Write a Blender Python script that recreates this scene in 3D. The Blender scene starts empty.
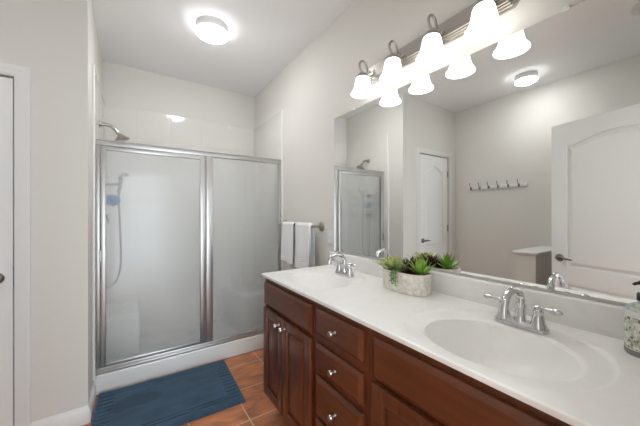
import bpy, bmesh, math, random
from mathutils import Vector, Matrix
from math import sin, cos, pi, radians

random.seed(7)
C = bpy.context.scene.collection
SC = bpy.context.scene

# ------------------------------------------------------------------ camera
CAM = Vector((-1.2539, 0.0, 1.3008))
YAW, PITCH, ROLL, FPX = radians(33.7954), radians(0.0593), radians(-0.1037), 280.4686
cd = bpy.data.cameras.new('camera')
cam = bpy.data.objects.new('camera', cd); C.objects.link(cam)
cd.sensor_width = 36.0; cd.lens = FPX * 36.0 / 640.0; cd.clip_start = 0.01
_F = Vector((sin(YAW) * cos(PITCH), cos(YAW) * cos(PITCH), sin(PITCH)))
_R = Vector((cos(YAW), -sin(YAW), 0)); _U = _R.cross(_F)
_R2 = _R * cos(ROLL) + _U * sin(ROLL); _U2 = -_R * sin(ROLL) + _U * cos(ROLL)
cam.matrix_world = Matrix(((_R2.x, _U2.x, -_F.x, CAM.x), (_R2.y, _U2.y, -_F.y, CAM.y),
                           (_R2.z, _U2.z, -_F.z, CAM.z), (0, 0, 0, 1)))
SC.camera = cam

# ------------------------------------------------------------------ world, exposure
W = bpy.data.worlds.new('world'); SC.world = W; W.use_nodes = True
bg = W.node_tree.nodes['Background']
bg.inputs['Color'].default_value = (0.84, 0.93, 1.0, 1); bg.inputs['Strength'].default_value = 2.4
# daylight enters through the open end of the added hall behind the camera: sampling portal for the sky
_pl = bpy.data.lights.new('hall_daylight', 'AREA'); _pl.shape = 'RECTANGLE'; _pl.size = 1.34; _pl.size_y = 2.72
_po = bpy.data.objects.new('hall_daylight', _pl); C.objects.link(_po); _po.location = (-1.275, -1.69, 1.3715); _po.rotation_euler = (radians(90), 0, 0)
_pl.cycles.is_portal = True
SC.view_settings.view_transform = 'Standard'; SC.view_settings.look = 'None'
SC.view_settings.exposure = 1.62; SC.view_settings.gamma = 1.0
SC.view_settings.use_curve_mapping = False
SHADE_EMIT = 1.65
DOME_EMIT = 25.0

# ------------------------------------------------------------------ helpers
class MB:
    """collects shapes in one bmesh"""
    def __init__(s): s.bm = bmesh.new()
    def _merge(s, b):
        me = bpy.data.meshes.new('t'); b.to_mesh(me); b.free(); s.bm.from_mesh(me); bpy.data.meshes.remove(me); return s
    def box(s, x0, x1, y0, y1, z0, z1, bev=0.0, seg=2):
        b = bmesh.new(); bmesh.ops.create_cube(b, size=1)
        for v in b.verts:
            v.co = Vector(((x0 + x1) / 2 + v.co.x * (x1 - x0), (y0 + y1) / 2 + v.co.y * (y1 - y0), (z0 + z1) / 2 + v.co.z * (z1 - z0)))
        if bev > 0: bmesh.ops.bevel(b, geom=b.edges[:], offset=bev, segments=seg, affect='EDGES', profile=0.5)
        return s._merge(b)
    def prism(s, poly, plane, a0, a1, poly1=None, bev=0.0):
        """poly in a 2D plane ('xy','xz','yz'), extruded between a0 and a1 on the other axis; poly1 = outline at a1"""
        poly1 = poly1 or poly; b = bmesh.new()
        def P(p, a):
            if plane == 'xy': return (p[0], p[1], a)
            if plane == 'xz': return (p[0], a, p[1])
            return (a, p[0], p[1])
        A = [b.verts.new(P(p, a0)) for p in poly]; B = [b.verts.new(P(p, a1)) for p in poly1]
        n = len(A); b.faces.new(A); b.faces.new(B[::-1])
        for i in range(n): b.faces.new((A[i], B[i], B[(i + 1) % n], A[(i + 1) % n]))
        bmesh.ops.recalc_face_normals(b, faces=b.faces[:])
        if bev > 0: bmesh.ops.bevel(b, geom=b.edges[:], offset=bev, segments=2, affect='EDGES', profile=0.5)
        return s._merge(b)
    def tube(s, pts, rad, seg=12, caps=True, flat=1.0):
        b = bmesh.new(); pts = [Vector(p) for p in pts]; n = len(pts)
        if not hasattr(rad, '__len__'): rad = [rad] * n
        prev = None; rings = []
        for i, p in enumerate(pts):
            t = (pts[min(i + 1, n - 1)] - pts[max(i - 1, 0)]).normalized()
            if prev is None:
                a = Vector((0, 0, 1)) if abs(t.z) < 0.9 else Vector((1, 0, 0))
                u = t.cross(a).normalized()
            else:
                u = (prev - t * prev.dot(t)).normalized()
            prev = u; w = t.cross(u)
            rings.append([b.verts.new(p + (u * cos(2 * pi * k / seg) + w * sin(2 * pi * k / seg) * flat) * max(rad[i], 1e-4)) for k in range(seg)])
        for i in range(n - 1):
            for k in range(seg):
                b.faces.new((rings[i][k], rings[i][(k + 1) % seg], rings[i + 1][(k + 1) % seg], rings[i + 1][k]))
        if caps: b.faces.new(rings[0][::-1]); b.faces.new(rings[-1])
        return s._merge(b)
    def cyl(s, p0, p1, r0, r1=None, seg=24):
        r1 = r0 if r1 is None else r1
        return s.tube([p0, p1], [r0, r1], seg)
    def lathe(s, prof, c=(0, 0, 0), axis='z', seg=32, sx=1.0, sy=1.0, closed=False):
        """profile of (r, h) turned about an axis through c"""
        b = bmesh.new(); rings = []
        def P(x, y, h):
            if axis == 'z': q = (x * sx, y * sy, h)
            elif axis == 'x': q = (h, x * sx, y * sy)
            else: q = (y * sx, h, x * sy)
            return Vector(c) + Vector(q)
        for r, h in prof:
            if r < 1e-5: rings.append([b.verts.new(P(0, 0, h))])
            else: rings.append([b.verts.new(P(r * cos(2 * pi * k / seg), r * sin(2 * pi * k / seg), h)) for k in range(seg)])
        for A, B in zip(rings[:-1], rings[1:]):
            for k in range(seg):
                k2 = (k + 1) % seg
                if len(A) == 1 and len(B) == 1: continue
                if len(A) == 1: b.faces.new((A[0], B[k2], B[k]))
                elif len(B) == 1: b.faces.new((A[k], A[k2], B[0]))
                else: b.faces.new((A[k], A[k2], B[k2], B[k]))
        bmesh.ops.recalc_face_normals(b, faces=b.faces[:])
        return s._merge(b)
    def grid(s, fn, nu, nv, close_u=False):
        b = bmesh.new()
        V = [[b.verts.new(fn(i / nu, j / nv)) for j in range(nv + 1)] for i in range(nu if close_u else nu + 1)]
        m = nu
        for i in range(m):
            for j in range(nv):
                i2 = (i + 1) % len(V)
                b.faces.new((V[i][j], V[i2][j], V[i2][j + 1], V[i][j + 1]))
        return s._merge(b)
    def leaf(s, base, direction, length, width, thick, curl=0.3, up=Vector((0, 0, 1)), n=7, wide_at=0.35):
        b = bmesh.new(); d = Vector(direction).normalized(); base = Vector(base)
        side = d.cross(up)
        side = side.normalized() if side.length > 1e-3 else Vector((1, 0, 0))
        nrm = side.cross(d).normalized(); rings = []
        for i in range(n):
            t = i / (n - 1)
            w = width * ((t / wide_at) ** 0.6 if t < wide_at else max(0.0, (1 - ((t - wide_at) / (1 - wide_at)) ** 1.6))) * 0.5
            w = max(w, width * 0.16 if t < 0.5 else 0.0002)
            c = base + d * length * t + nrm * (curl * length * t * t)
            th = thick * (1 - 0.75 * t) + 0.0002
            rings.append([b.verts.new(c - side * w + nrm * th * 0.5), b.verts.new(c + nrm * th * -0.5), b.verts.new(c + side * w + nrm * th * 0.5), b.verts.new(c + nrm * th * 0.25)])
        for A, B in zip(rings[:-1], rings[1:]):
            for k in range(4): b.faces.new((A[k], A[(k + 1) % 4], B[(k + 1) % 4], B[k]))
        b.faces.new(rings[0][::-1]); b.faces.new(rings[-1])
        bmesh.ops.recalc_face_normals(b, faces=b.faces[:])
        return s._merge(b)
    def move(s, v):
        bmesh.ops.translate(s.bm, verts=s.bm.verts[:], vec=Vector(v)); return s
    def obj(s, name, mat, parent=None, smooth=35, loc=(0, 0, 0)):
        me = bpy.data.meshes.new(name); bmesh.ops.remove_doubles(s.bm, verts=s.bm.verts[:], dist=1e-6)
        s.bm.to_mesh(me); s.bm.free()
        if smooth:
            me.polygons.foreach_set('use_smooth', [True] * len(me.polygons)); me.set_sharp_from_angle(angle=radians(smooth))
        me.materials.append(mat)
        o = bpy.data.objects.new(name, me); C.objects.link(o); o.location = loc
        if parent: o.parent = parent
        return o

def tag(o, label, cat, group=None):
    o['label'] = label; o['category'] = cat
    if group: o['group'] = group
    return o
def thing(name, label, cat, loc=(0, 0, 0), rz=0.0, group=None):
    o = bpy.data.objects.new(name, None); C.objects.link(o); o.location = loc; o.rotation_euler = (0, 0, rz)
    o.empty_display_size = 0.05
    return tag(o, label, cat, group)
def struct(name, mb, mat, parent=None, smooth=35):
    o = mb.obj(name, mat, parent, smooth)
    if parent is None: o['kind'] = 'structure'
    return o
def copy_tree(o, parent=None):
    c = o.copy(); C.objects.link(c)
    if parent: c.parent = parent
    for ch in list(o.children): copy_tree(ch, c)
    return c

# ------------------------------------------------------------------ materials
def mat(name, col, rough=0.5, metal=0.0, spec=0.5, **kw):
    m = bpy.data.materials.new(name); m.use_nodes = True
    p = m.node_tree.nodes['Principled BSDF']
    p.inputs['Base Color'].default_value = (*col, 1); p.inputs['Roughness'].default_value = rough
    p.inputs['Metallic'].default_value = metal; p.inputs['Specular IOR Level'].default_value = spec
    for k, v in kw.items(): p.inputs[k].default_value = v
    return m
def N(m, typ, **kw):
    n = m.node_tree.nodes.new(typ)
    for k, v in kw.items():
        if k in n.inputs: n.inputs[k].default_value = v
        else: setattr(n, k, v)
    return n
def L(m, a, b): m.node_tree.links.new(a, b)
def P(m): return m.node_tree.nodes['Principled BSDF']
def coords(m, scale=(1, 1, 1), loc=(0, 0, 0)):
    t = N(m, 'ShaderNodeTexCoord'); mp = N(m, 'ShaderNodeMapping')
    mp.inputs['Scale'].default_value = scale; mp.inputs['Location'].default_value = loc
    L(m, t.outputs['Object'], mp.inputs['Vector']); return mp.outputs['Vector']
def ramp(m, fac, stops):
    r = N(m, 'ShaderNodeValToRGB'); e = r.color_ramp.elements
    while len(e) < len(stops): e.new(0.5)
    for i, (p, c) in enumerate(stops): e[i].position = p; e[i].color = (*c, 1)
    L(m, fac, r.inputs['Fac']); return r.outputs['Color']
def noise_bump(m, scale, strength, dist=0.002, vec=None, detail=3):
    v = vec or coords(m)
    n = N(m, 'ShaderNodeTexNoise'); n.inputs['Scale'].default_value = scale; n.inputs['Detail'].default_value = detail
    L(m, v, n.inputs['Vector']); b = N(m, 'ShaderNodeBump'); b.inputs['Strength'].default_value = strength; b.inputs['Distance'].default_value = dist
    L(m, n.outputs['Fac'], b.inputs['Height']); L(m, b.outputs['Normal'], P(m).inputs['Normal']); return n

M = {}
M['wall'] = mat('wall_paint', (0.72, 0.70, 0.655), 0.75); noise_bump(M['wall'], 220, 0.06)
M['ceiling'] = mat('ceiling_paint', (0.92, 0.92, 0.92), 0.9); noise_bump(M['ceiling'], 160, 0.10)
M['trim'] = mat('white_trim_paint', (0.78, 0.775, 0.76), 0.4)
M['door'] = mat('white_door_paint', (0.86, 0.86, 0.85), 0.42); noise_bump(M['door'], 60, 0.03)
M['surround'] = mat('white_acrylic', (0.80, 0.785, 0.75), 0.12)
M['pan'] = mat('white_acrylic_pan', (0.76, 0.75, 0.73), 0.25)
M['marble'] = mat('cultured_marble', (0.85, 0.83, 0.805), 0.30)
_n = N(M['marble'], 'ShaderNodeTexNoise', Scale=7.0, Detail=6.0, Distortion=1.6); L(M['marble'], coords(M['marble']), _n.inputs['Vector'])
L(M['marble'], ramp(M['marble'], _n.outputs['Fac'], [(0.40, (0.85, 0.83, 0.805)), (0.55, (0.86, 0.845, 0.82)), (0.64, (0.835, 0.81, 0.785))]), P(M['marble']).inputs['Base Color'])
M['chrome'] = mat('chrome', (0.62, 0.62, 0.63), 0.05, 1.0)
M['nickel'] = mat('brushed_nickel', (0.47, 0.445, 0.415), 0.28, 1.0); noise_bump(M['nickel'], 30, 0.08, 0.001, coords(M['nickel'], (40, 1, 40)))
M['steel'] = mat('satin_aluminium', (0.55, 0.54, 0.53), 0.42, 1.0)
M['dark_metal'] = mat('dark_nickel', (0.24, 0.23, 0.22), 0.30, 1.0)
M['mirror'] = mat('mirror_silver', (0.95, 0.965, 0.95), 0.0, 1.0)
M['mirror_edge'] = mat('mirror_edge', (0.20, 0.26, 0.24), 0.2)
M['clear'] = mat('clear_plastic', (0.9, 0.9, 0.9), 0.15)
M['black'] = mat('black_plastic', (0.012, 0.012, 0.013), 0.3)
M['gap_shade'] = mat('painted_gap_shade', (0.10, 0.095, 0.09), 0.8)  # dark tone painted in for the shade of the door gap
M['plate'] = mat('white_plastic', (0.72, 0.71, 0.69), 0.3)
M['bulb_socket'] = mat('socket_white', (0.7, 0.7, 0.68), 0.5)

def wood(name, scale, rot_dark=1.0):
    m = mat(name, (0.14, 0.045, 0.02), 0.30, spec=0.5)
    v = coords(m, scale)
    n = N(m, 'ShaderNodeTexNoise', Scale=1.0, Detail=5.0, Roughness=0.6, Distortion=0.6); L(m, v, n.inputs['Vector'])
    n2 = N(m, 'ShaderNodeTexNoise', Scale=4.0, Detail=2.0); L(m, coords(m), n2.inputs['Vector'])
    c1 = ramp(m, n.outputs['Fac'], [(0.30, (0.070, 0.018, 0.006)), (0.55, (0.114, 0.029, 0.009)), (0.75, (0.140, 0.038, 0.013))])
    c2 = ramp(m, n2.outputs['Fac'], [(0.3, (0.80, 0.80, 0.80)), (0.7, (1.1, 1.1, 1.1))])
    mx = N(m, 'ShaderNodeMix', data_type='RGBA', blend_type='MULTIPLY'); mx.inputs[0].default_value = 1.0
    L(m, c1, mx.inputs[6]); L(m, c2, mx.inputs[7]); L(m, mx.outputs[2], P(m).inputs['Base Color'])
    b = N(m, 'ShaderNodeBump'); b.inputs['Strength'].default_value = 0.05; b.inputs['Distance'].default_value = 0.001
    L(m, n.outputs['Fac'], b.inputs['Height']); L(m, b.outputs['Normal'], P(m).inputs['Normal'])
    P(m).inputs['Coat Weight'].default_value = 0.12; P(m).inputs['Coat Roughness'].default_value = 0.25
    return m
M['wood_v'] = wood('cherry_wood_upright', (45, 45, 3))
M['wood_h'] = wood('cherry_wood_lengthwise', (45, 3, 45))
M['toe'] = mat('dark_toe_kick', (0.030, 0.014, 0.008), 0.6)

def floor_mat():
    m = mat('terracotta_tile', (0.2, 0.08, 0.04), 0.32)
    v = coords(m, (1, 1, 1), (0.31, -2.045, 0))
    bt = N(m, 'ShaderNodeTexBrick', offset=0.0, offset_frequency=2, squash=1.0)
    for k, x in {'Scale': 1.0, 'Mortar Size': 0.0035, 'Mortar Smooth': 0.1, 'Bias': 0.0, 'Brick Width': 0.328, 'Row Height': 0.330}.items(): bt.inputs[k].default_value = x
    bt.inputs['Color1'].default_value = (0.50, 0.19, 0.080, 1); bt.inputs['Color2'].default_value = (0.36, 0.13, 0.058, 1)
    bt.inputs['Mortar'].default_value = (0.66, 0.45, 0.32, 1)
    L(m, v, bt.inputs['Vector'])
    n = N(m, 'ShaderNodeTexNoise', Scale=6.0, Detail=5.0, Distortion=0.8); L(m, coords(m, (1, 2.2, 1)), n.inputs['Vector'])
    c = ramp(m, n.outputs['Fac'], [(0.30, (0.62, 0.60, 0.58)), (0.5, (1.0, 1.0, 1.0)), (0.72, (1.40, 1.30, 1.22))])
    mx = N(m, 'ShaderNodeMix', data_type='RGBA', blend_type='MULTIPLY'); L(m, bt.outputs['Fac'], mx.inputs[0])
    inv = N(m, 'ShaderNodeMath', operation='SUBTRACT'); inv.inputs[0].default_value = 1.0; L(m, bt.outputs['Fac'], inv.inputs[1]); L(m, inv.outputs[0], mx.inputs[0])
    L(m, bt.outputs['Color'], mx.inputs[6]); L(m, c, mx.inputs[7]); L(m, mx.outputs[2], P(m).inputs['Base Color'])
    b = N(m, 'ShaderNodeBump'); b.inputs['Strength'].default_value = 0.4; b.inputs['Distance'].default_value = 0.002
    L(m, inv.outputs[0], b.inputs['Height']); L(m, b.outputs['Normal'], P(m).inputs['Normal'])
    return m
M['floor'] = floor_mat()

def tile_surround(name, uaxis):
    """moulded square tile grooves in the glossy shower wall"""
    m = mat(name, (0.745, 0.725, 0.685), 0.10)
    t = N(m, 'ShaderNodeTexCoord'); sp = N(m, 'ShaderNodeSeparateXYZ'); cb = N(m, 'ShaderNodeCombineXYZ')
    L(m, t.outputs['Object'], sp.inputs[0]); L(m, sp.outputs[uaxis], cb.inputs[0]); L(m, sp.outputs['Z'], cb.inputs[1])
    mp = N(m, 'ShaderNodeMapping'); mp.inputs['Location'].default_value = (0.62 + 0.3 * 8, -2.34 + 0.3 * 9, 0); L(m, cb.outputs[0], mp.inputs['Vector'])
    bt = N(m, 'ShaderNodeTexBrick', offset=0.0)
    for k, x in {'Scale': 1.0, 'Mortar Size': 0.006, 'Mortar Smooth': 1.0, 'Brick Width': 0.30, 'Row Height': 0.30}.items(): bt.inputs[k].default_value = x
    L(m, mp.outputs[0], bt.inputs['Vector'])
    b = N(m, 'ShaderNodeBump', invert=True); b.inputs['Strength'].default_value = 0.45; b.inputs['Distance'].default_value = 0.004
    L(m, bt.outputs['Fac'], b.inputs['Height']); L(m, b.outputs['Normal'], P(m).inputs['Normal'])
    return m
M['surround_x'] = tile_surround('white_acrylic_tile_back', 'X')
M['surround_y'] = tile_surround('white_acrylic_tile_side', 'Y')

def glass_mat():
    m = bpy.data.materials.new('pebbled_glass'); m.use_nodes = True; nt = m.node_tree
    p = nt.nodes['Principled BSDF']; out = nt.nodes['Material Output']
    p.inputs['Base Color'].default_value = (0.97, 0.98, 0.98, 1); p.inputs['Roughness'].default_value = 0.10
    p.inputs['Transmission Weight'].default_value = 1.0; p.inputs['IOR'].default_value = 1.35
    n = N(m, 'ShaderNodeTexVoronoi', feature='SMOOTH_F1'); n.inputs['Scale'].default_value = 110.0
    L(m, coords(m), n.inputs['Vector'])
    b = N(m, 'ShaderNodeBump'); b.inputs['Strength'].default_value = 0.3; b.inputs['Distance'].default_value = 0.003
    L(m, n.outputs['Distance'], b.inputs['Height']); L(m, b.outputs['Normal'], p.inputs['Normal'])
    tr = N(m, 'ShaderNodeBsdfTransparent'); tr.inputs['Color'].default_value = (0.96, 0.97, 0.97, 1)
    di = N(m, 'ShaderNodeBsdfTranslucent'); di.inputs['Color'].default_value = (0.90, 0.91, 0.91, 1)
    df = N(m, 'ShaderNodeBsdfDiffuse'); df.inputs['Color'].default_value = (0.86, 0.88, 0.88, 1)
    m1 = N(m, 'ShaderNodeMixShader'); m1.inputs[0].default_value = 0.5; L(m, di.outputs[0], m1.inputs[1]); L(m, df.outputs[0], m1.inputs[2])
    m2 = N(m, 'ShaderNodeMixShader'); m2.inputs[0].default_value = 0.25; L(m, p.outputs[0], m2.inputs[1]); L(m, m1.outputs[0], m2.inputs[2])
    m3 = N(m, 'ShaderNodeMixShader'); m3.inputs[0].default_value = 0.48; L(m, m2.outputs[0], m3.inputs[1]); L(m, tr.outputs[0], m3.inputs[2])
    gl = N(m, 'ShaderNodeBsdfGlossy'); gl.inputs['Roughness'].default_value = 0.14
    b2 = N(m, 'ShaderNodeBump'); b2.inputs['Strength'].default_value = 0.8; b2.inputs['Distance'].default_value = 0.005; L(m, n.outputs['Distance'], b2.inputs['Height']); L(m, b2.outputs['Normal'], gl.inputs['Normal'])
    m4 = N(m, 'ShaderNodeMixShader'); m4.inputs[0].default_value = 0.05; L(m, m3.outputs[0], m4.inputs[1]); L(m, gl.outputs[0], m4.inputs[2])
    L(m, m4.outputs[0], out.inputs['Surface'])
    return m
M['glass'] = glass_mat()

def emit_mat(name, col, strength, base=(0.8, 0.8, 0.8), rough=0.3):
    m = mat(name, base, rough)
    P(m).inputs['Emission Color'].default_value = (*col, 1); P(m).inputs['Emission Strength'].default_value = strength
    return m
M['shade'] = emit_mat('lit_frosted_glass_shade', (1.0, 0.985, 0.96), SHADE_EMIT)
_n = N(M['shade'], 'ShaderNodeTexNoise', Scale=22.0, Detail=3.0, Distortion=2.0); L(M['shade'], coords(M['shade']), _n.inputs['Vector'])
L(M['shade'], ramp(M['shade'], _n.outputs['Fac'], [(0.35, (0.86, 0.85, 0.83)), (0.6, (1.0, 0.985, 0.96))]), P(M['shade']).inputs['Emission Color'])
M['bulb'] = emit_mat('lit_bulb', (1.0, 0.98, 0.95), 5.0)
M['dome'] = emit_mat('lit_ceiling_dome', (0.98, 0.99, 1.0), DOME_EMIT)

M['dome_soft'] = emit_mat('lit_ceiling_dome_small', (0.98, 0.99, 1.0), DOME_EMIT * .75)
M['halo_glow'] = emit_mat('added_halo_glow', (0.98, 0.99, 1.0), 5.5)  # weak glow of the band added for the ceiling halo
M['rug'] = mat('navy_plush', (0.040, 0.080, 0.135), 0.95, spec=0.15)
P(M['rug']).inputs['Sheen Weight'].default_value = 0.35; P(M['rug']).inputs['Sheen Roughness'].default_value = 0.5
P(M['rug']).inputs['Sheen Tint'].default_value = (0.45, 0.62, 0.85, 1)
noise_bump(M['rug'], 480, 0.6, 0.003)
_n = N(M['rug'], 'ShaderNodeTexNoise', Scale=5.0, Detail=3.0, Distortion=0.7); L(M['rug'], coords(M['rug'], (1, 2.5, 1)), _n.inputs['Vector'])
L(M['rug'], ramp(M['rug'], _n.outputs['Fac'], [(0.36, (0.034, 0.060, 0.090)), (0.5, (0.043, 0.075, 0.112)), (0.7, (0.049, 0.085, 0.126))]), P(M['rug']).inputs['Base Color'])
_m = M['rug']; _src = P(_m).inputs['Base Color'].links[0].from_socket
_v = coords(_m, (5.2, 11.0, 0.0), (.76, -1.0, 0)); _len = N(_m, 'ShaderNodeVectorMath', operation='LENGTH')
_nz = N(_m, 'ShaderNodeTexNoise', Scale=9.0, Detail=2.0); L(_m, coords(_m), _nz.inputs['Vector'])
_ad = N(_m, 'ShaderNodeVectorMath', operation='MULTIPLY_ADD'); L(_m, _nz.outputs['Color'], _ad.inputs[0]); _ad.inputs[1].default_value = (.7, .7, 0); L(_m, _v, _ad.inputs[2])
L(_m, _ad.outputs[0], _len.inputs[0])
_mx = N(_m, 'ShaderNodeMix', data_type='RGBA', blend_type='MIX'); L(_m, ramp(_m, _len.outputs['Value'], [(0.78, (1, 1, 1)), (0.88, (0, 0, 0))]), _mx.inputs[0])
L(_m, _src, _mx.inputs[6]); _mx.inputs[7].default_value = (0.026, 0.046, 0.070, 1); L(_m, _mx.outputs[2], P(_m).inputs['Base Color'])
M['towel'] = mat('white_terry', (0.88, 0.88, 0.88), 0.95, spec=0.1); noise_bump(M['towel'], 420, 0.7, 0.003)
P(M['towel']).inputs['Sheen Weight'].default_value = 0.3
M['soil'] = mat('dark_soil', (0.03, 0.022, 0.016), 0.95); noise_bump(M['soil'], 150, 1.0, 0.005)

def pot_mat():
    m = mat('cream_carved_stone', (0.60, 0.54, 0.45), 0.7)
    v = N(m, 'ShaderNodeTexVoronoi', feature='DISTANCE_TO_EDGE'); v.inputs['Scale'].default_value = 34.0
    L(m, coords(m), v.inputs['Vector'])
    n = N(m, 'ShaderNodeTexNoise', Scale=40.0, Detail=4.0); L(m, coords(m), n.inputs['Vector'])
    c = ramp(m, v.outputs['Distance'], [(0.0, (0.70, 0.645, 0.565)), (0.10, (0.83, 0.79, 0.72)), (0.4, (0.87, 0.84, 0.78))])
    c2 = ramp(m, n.outputs['Fac'], [(0.3, (0.86, 0.84, 0.80)), (0.65, (1.0, 1.0, 1.0))])
    mx = N(m, 'ShaderNodeMix', data_type='RGBA', blend_type='MULTIPLY'); mx.inputs[0].default_value = 1.0
    L(m, c, mx.inputs[6]); L(m, c2, mx.inputs[7]); L(m, mx.outputs[2], P(m).inputs['Base Color'])
    b = N(m, 'ShaderNodeBump'); b.inputs['Strength'].default_value = 0.6; b.inputs['Distance'].default_value = 0.004
    L(m, v.outputs['Distance'], b.inputs['Height']); L(m, b.outputs['Normal'], P(m).inputs['Normal'])
    return m
M['pot'] = pot_mat()
def leaf_mat(name, a, b_, sc=30):
    m = mat(name, a, 0.42)
    n = N(m, 'ShaderNodeTexNoise', Scale=sc, Detail=2.0); L(m, coords(m), n.inputs['Vector'])
    L(m, ramp(m, n.outputs['Fac'], [(0.35, a), (0.65, b_)]), P(m).inputs['Base Color'])
    P(m).inputs['Subsurface Weight'].default_value = 0.0
    return m
M['leaf_pale'] = leaf_mat('pale_yellow_green_leaf', (0.30, 0.38, 0.12), (0.62, 0.62, 0.28))
M['leaf_bright'] = leaf_mat('bright_green_leaf', (0.14, 0.33, 0.045), (0.34, 0.54, 0.10))
M['leaf_dark'] = leaf_mat('burgundy_leaf', (0.060, 0.020, 0.022), (0.13, 0.055, 0.045))
M['leaf_mid'] = leaf_mat('blue_green_leaf', (0.14, 0.26, 0.09), (0.30, 0.44, 0.18))
def bottle_label():
    m = mat('floral_label', (0.7, 0.68, 0.62), 0.35)
    v = N(m, 'ShaderNodeTexVoronoi', feature='F1'); v.inputs['Scale'].default_value = 190.0; L(m, coords(m, (1, 1, 0.7)), v.inputs['Vector'])
    c = ramp(m, v.outputs['Color'], [(0.15, (0.07, 0.10, 0.055)), (0.32, (0.26, 0.28, 0.16)), (0.42, (0.70, 0.67, 0.56)), (0.60, (0.30, 0.33, 0.26)), (0.68, (0.72, 0.70, 0.64))])
    v.inputs['Randomness'].default_value = 1.0
    L(m, c, P(m).inputs['Base Color']); return m
M['label_floral'] = bottle_label()
M['label_teal'] = leaf_mat('teal_floral_top', (0.20, 0.33, 0.38), (0.58, 0.58, 0.44), 110)
M['label_lilac'] = mat('lilac_label_panel', (0.58, 0.52, 0.60), 0.4)
M['bottle_white'] = mat('white_bottle', (0.74, 0.74, 0.72), 0.25)
M['bottle_base'] = mat('dark_clear_base', (0.22, 0.22, 0.21), 0.12)
M['pouf'] = mat('blue_mesh', (0.13, 0.36, 0.62), 0.6); noise_bump(M['pouf'], 120, 1.0, 0.01)

# ------------------------------------------------------------------ room shell
HC = 2.743; XL = -2.605; XW = -1.484; YW = 2.261; YB = 3.331; YF = 0.05
struct('floor', MB().box(XL - .1, 0.1, -1.70, YB + .1, -0.08, 0.0), M['floor'], smooth=0)
struct('ceiling', MB().box(XL - .1, 0.1, -1.70, YB + .1, HC, HC + .08), M['ceiling'], smooth=0)
struct('wall_right', MB().box(0, 0.1, -0.07, YB + .1, 0, HC), M['wall'], smooth=0)
struct('wall_back', MB().box(XW - .12, 0.0, YB, YB + .1, 0, HC), M['wall'], smooth=0)
struct('wall_left', MB().box(XL - .1, XL, -0.07, YB + .1, 0, HC), M['wall'], smooth=0)
# wing wall left of the shower with its door opening, and the return beside the shower
DX0, DX1, DH = -2.428, -1.812, 2.062
w = MB()
w.box(DX1 + .012, XW, YW, YW + .11, 0, HC)
w.box(XL, DX0 - .012, YW, YW + .11, 0, HC)
w.box(DX0 - .012, DX1 + .012, YW, YW + .11, DH + .008, HC)
w.box(XW - .12, XW, YW + .11, YB, 0, HC)
struct('wall_inner', w, M['wall'], smooth=0)
# front wall with the doorway the picture is taken from
OX0, OX1, OH = -1.565, -0.685, 2.062
w = MB()
w.box(XL, OX0, -.07, YF, 0, HC); w.box(OX1, 0, -.07, YF, 0, HC); w.box(OX0, OX1, -.07, YF, OH, HC)
struct('wall_front', w, M['wall'], smooth=0)

struct('wall_hall_baffle', MB().box(-2.05, -1.95, -1.70, -.07, 0, HC).box(-.60, -.50, -1.70, -.07, 0, HC), M['wall'], smooth=0)  # unseen side walls, added to keep sideways daylight off the open door

# baseboards
def base_prof(h=.105, t=.014):
    return [(0, 0), (t, 0), (t, h * .72), (t * .75, h * .80), (t * .45, h * .92), (t * .3, h), (0, h)]
def base_x(x0, x1, y, name):   # board on a wall facing -y
    return struct(name, MB().prism([(y - a, b) for a, b in base_prof()], 'yz', x0, x1), M['trim'])
base_x(-1.745, XW + .004, YW, 'baseboard_inner')
base_x(XL, -2.497, YW, 'baseboard_corner')
struct('baseboard_return', MB().prism([(XW + a, b) for a, b in base_prof()], 'xz', YW - .010, 2.544), M['trim'])
struct('baseboard_left', MB().prism([(XL + a, b) for a, b in base_prof()], 'xz', YF, YW), M['trim'])
struct('baseboard_right', MB().prism([(-a, b) for a, b in base_prof()], 'xz', 1.70, 2.54), M['trim'])

# door casings
def casing(name, x0, x1, h, yf, sgn, cw=.064):
    """profiled casing around an opening on a wall face y = yf, standing out towards sgn"""
    b = MB(); t = .016
    for (a0, a1, tt) in ((0, cw, t * .55), (cw * .12, cw * .92, t * .8), (cw * .50, cw * .80, t)):
        b.prism([(x0 - a1, 0), (x0 - a1, h + a1), (x1 + a1, h + a1), (x1 + a1, 0), (x1 + a0, 0), (x1 + a0, h + a0), (x0 - a0, h + a0), (x0 - a0, 0)], 'xz', yf, yf + sgn * tt)
    return struct(name, b, M['trim'])
casing('trim_1', DX0 - .011, DX1 + .010, DH + .009, YW, -1)
b = MB()   # casing of the doorway behind the camera
casing('trim_2', OX0, OX1, OH, YF, 1, .060)
b = MB()   # dark sheet added behind the closed door: blocks light, shades the gap
b.box(DX0 - .012, DX1 + .012, YW + .075, YW + .11, 0.0, DH + .008)
struct('gap_backing', b, M['gap_shade'], smooth=0)

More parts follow.
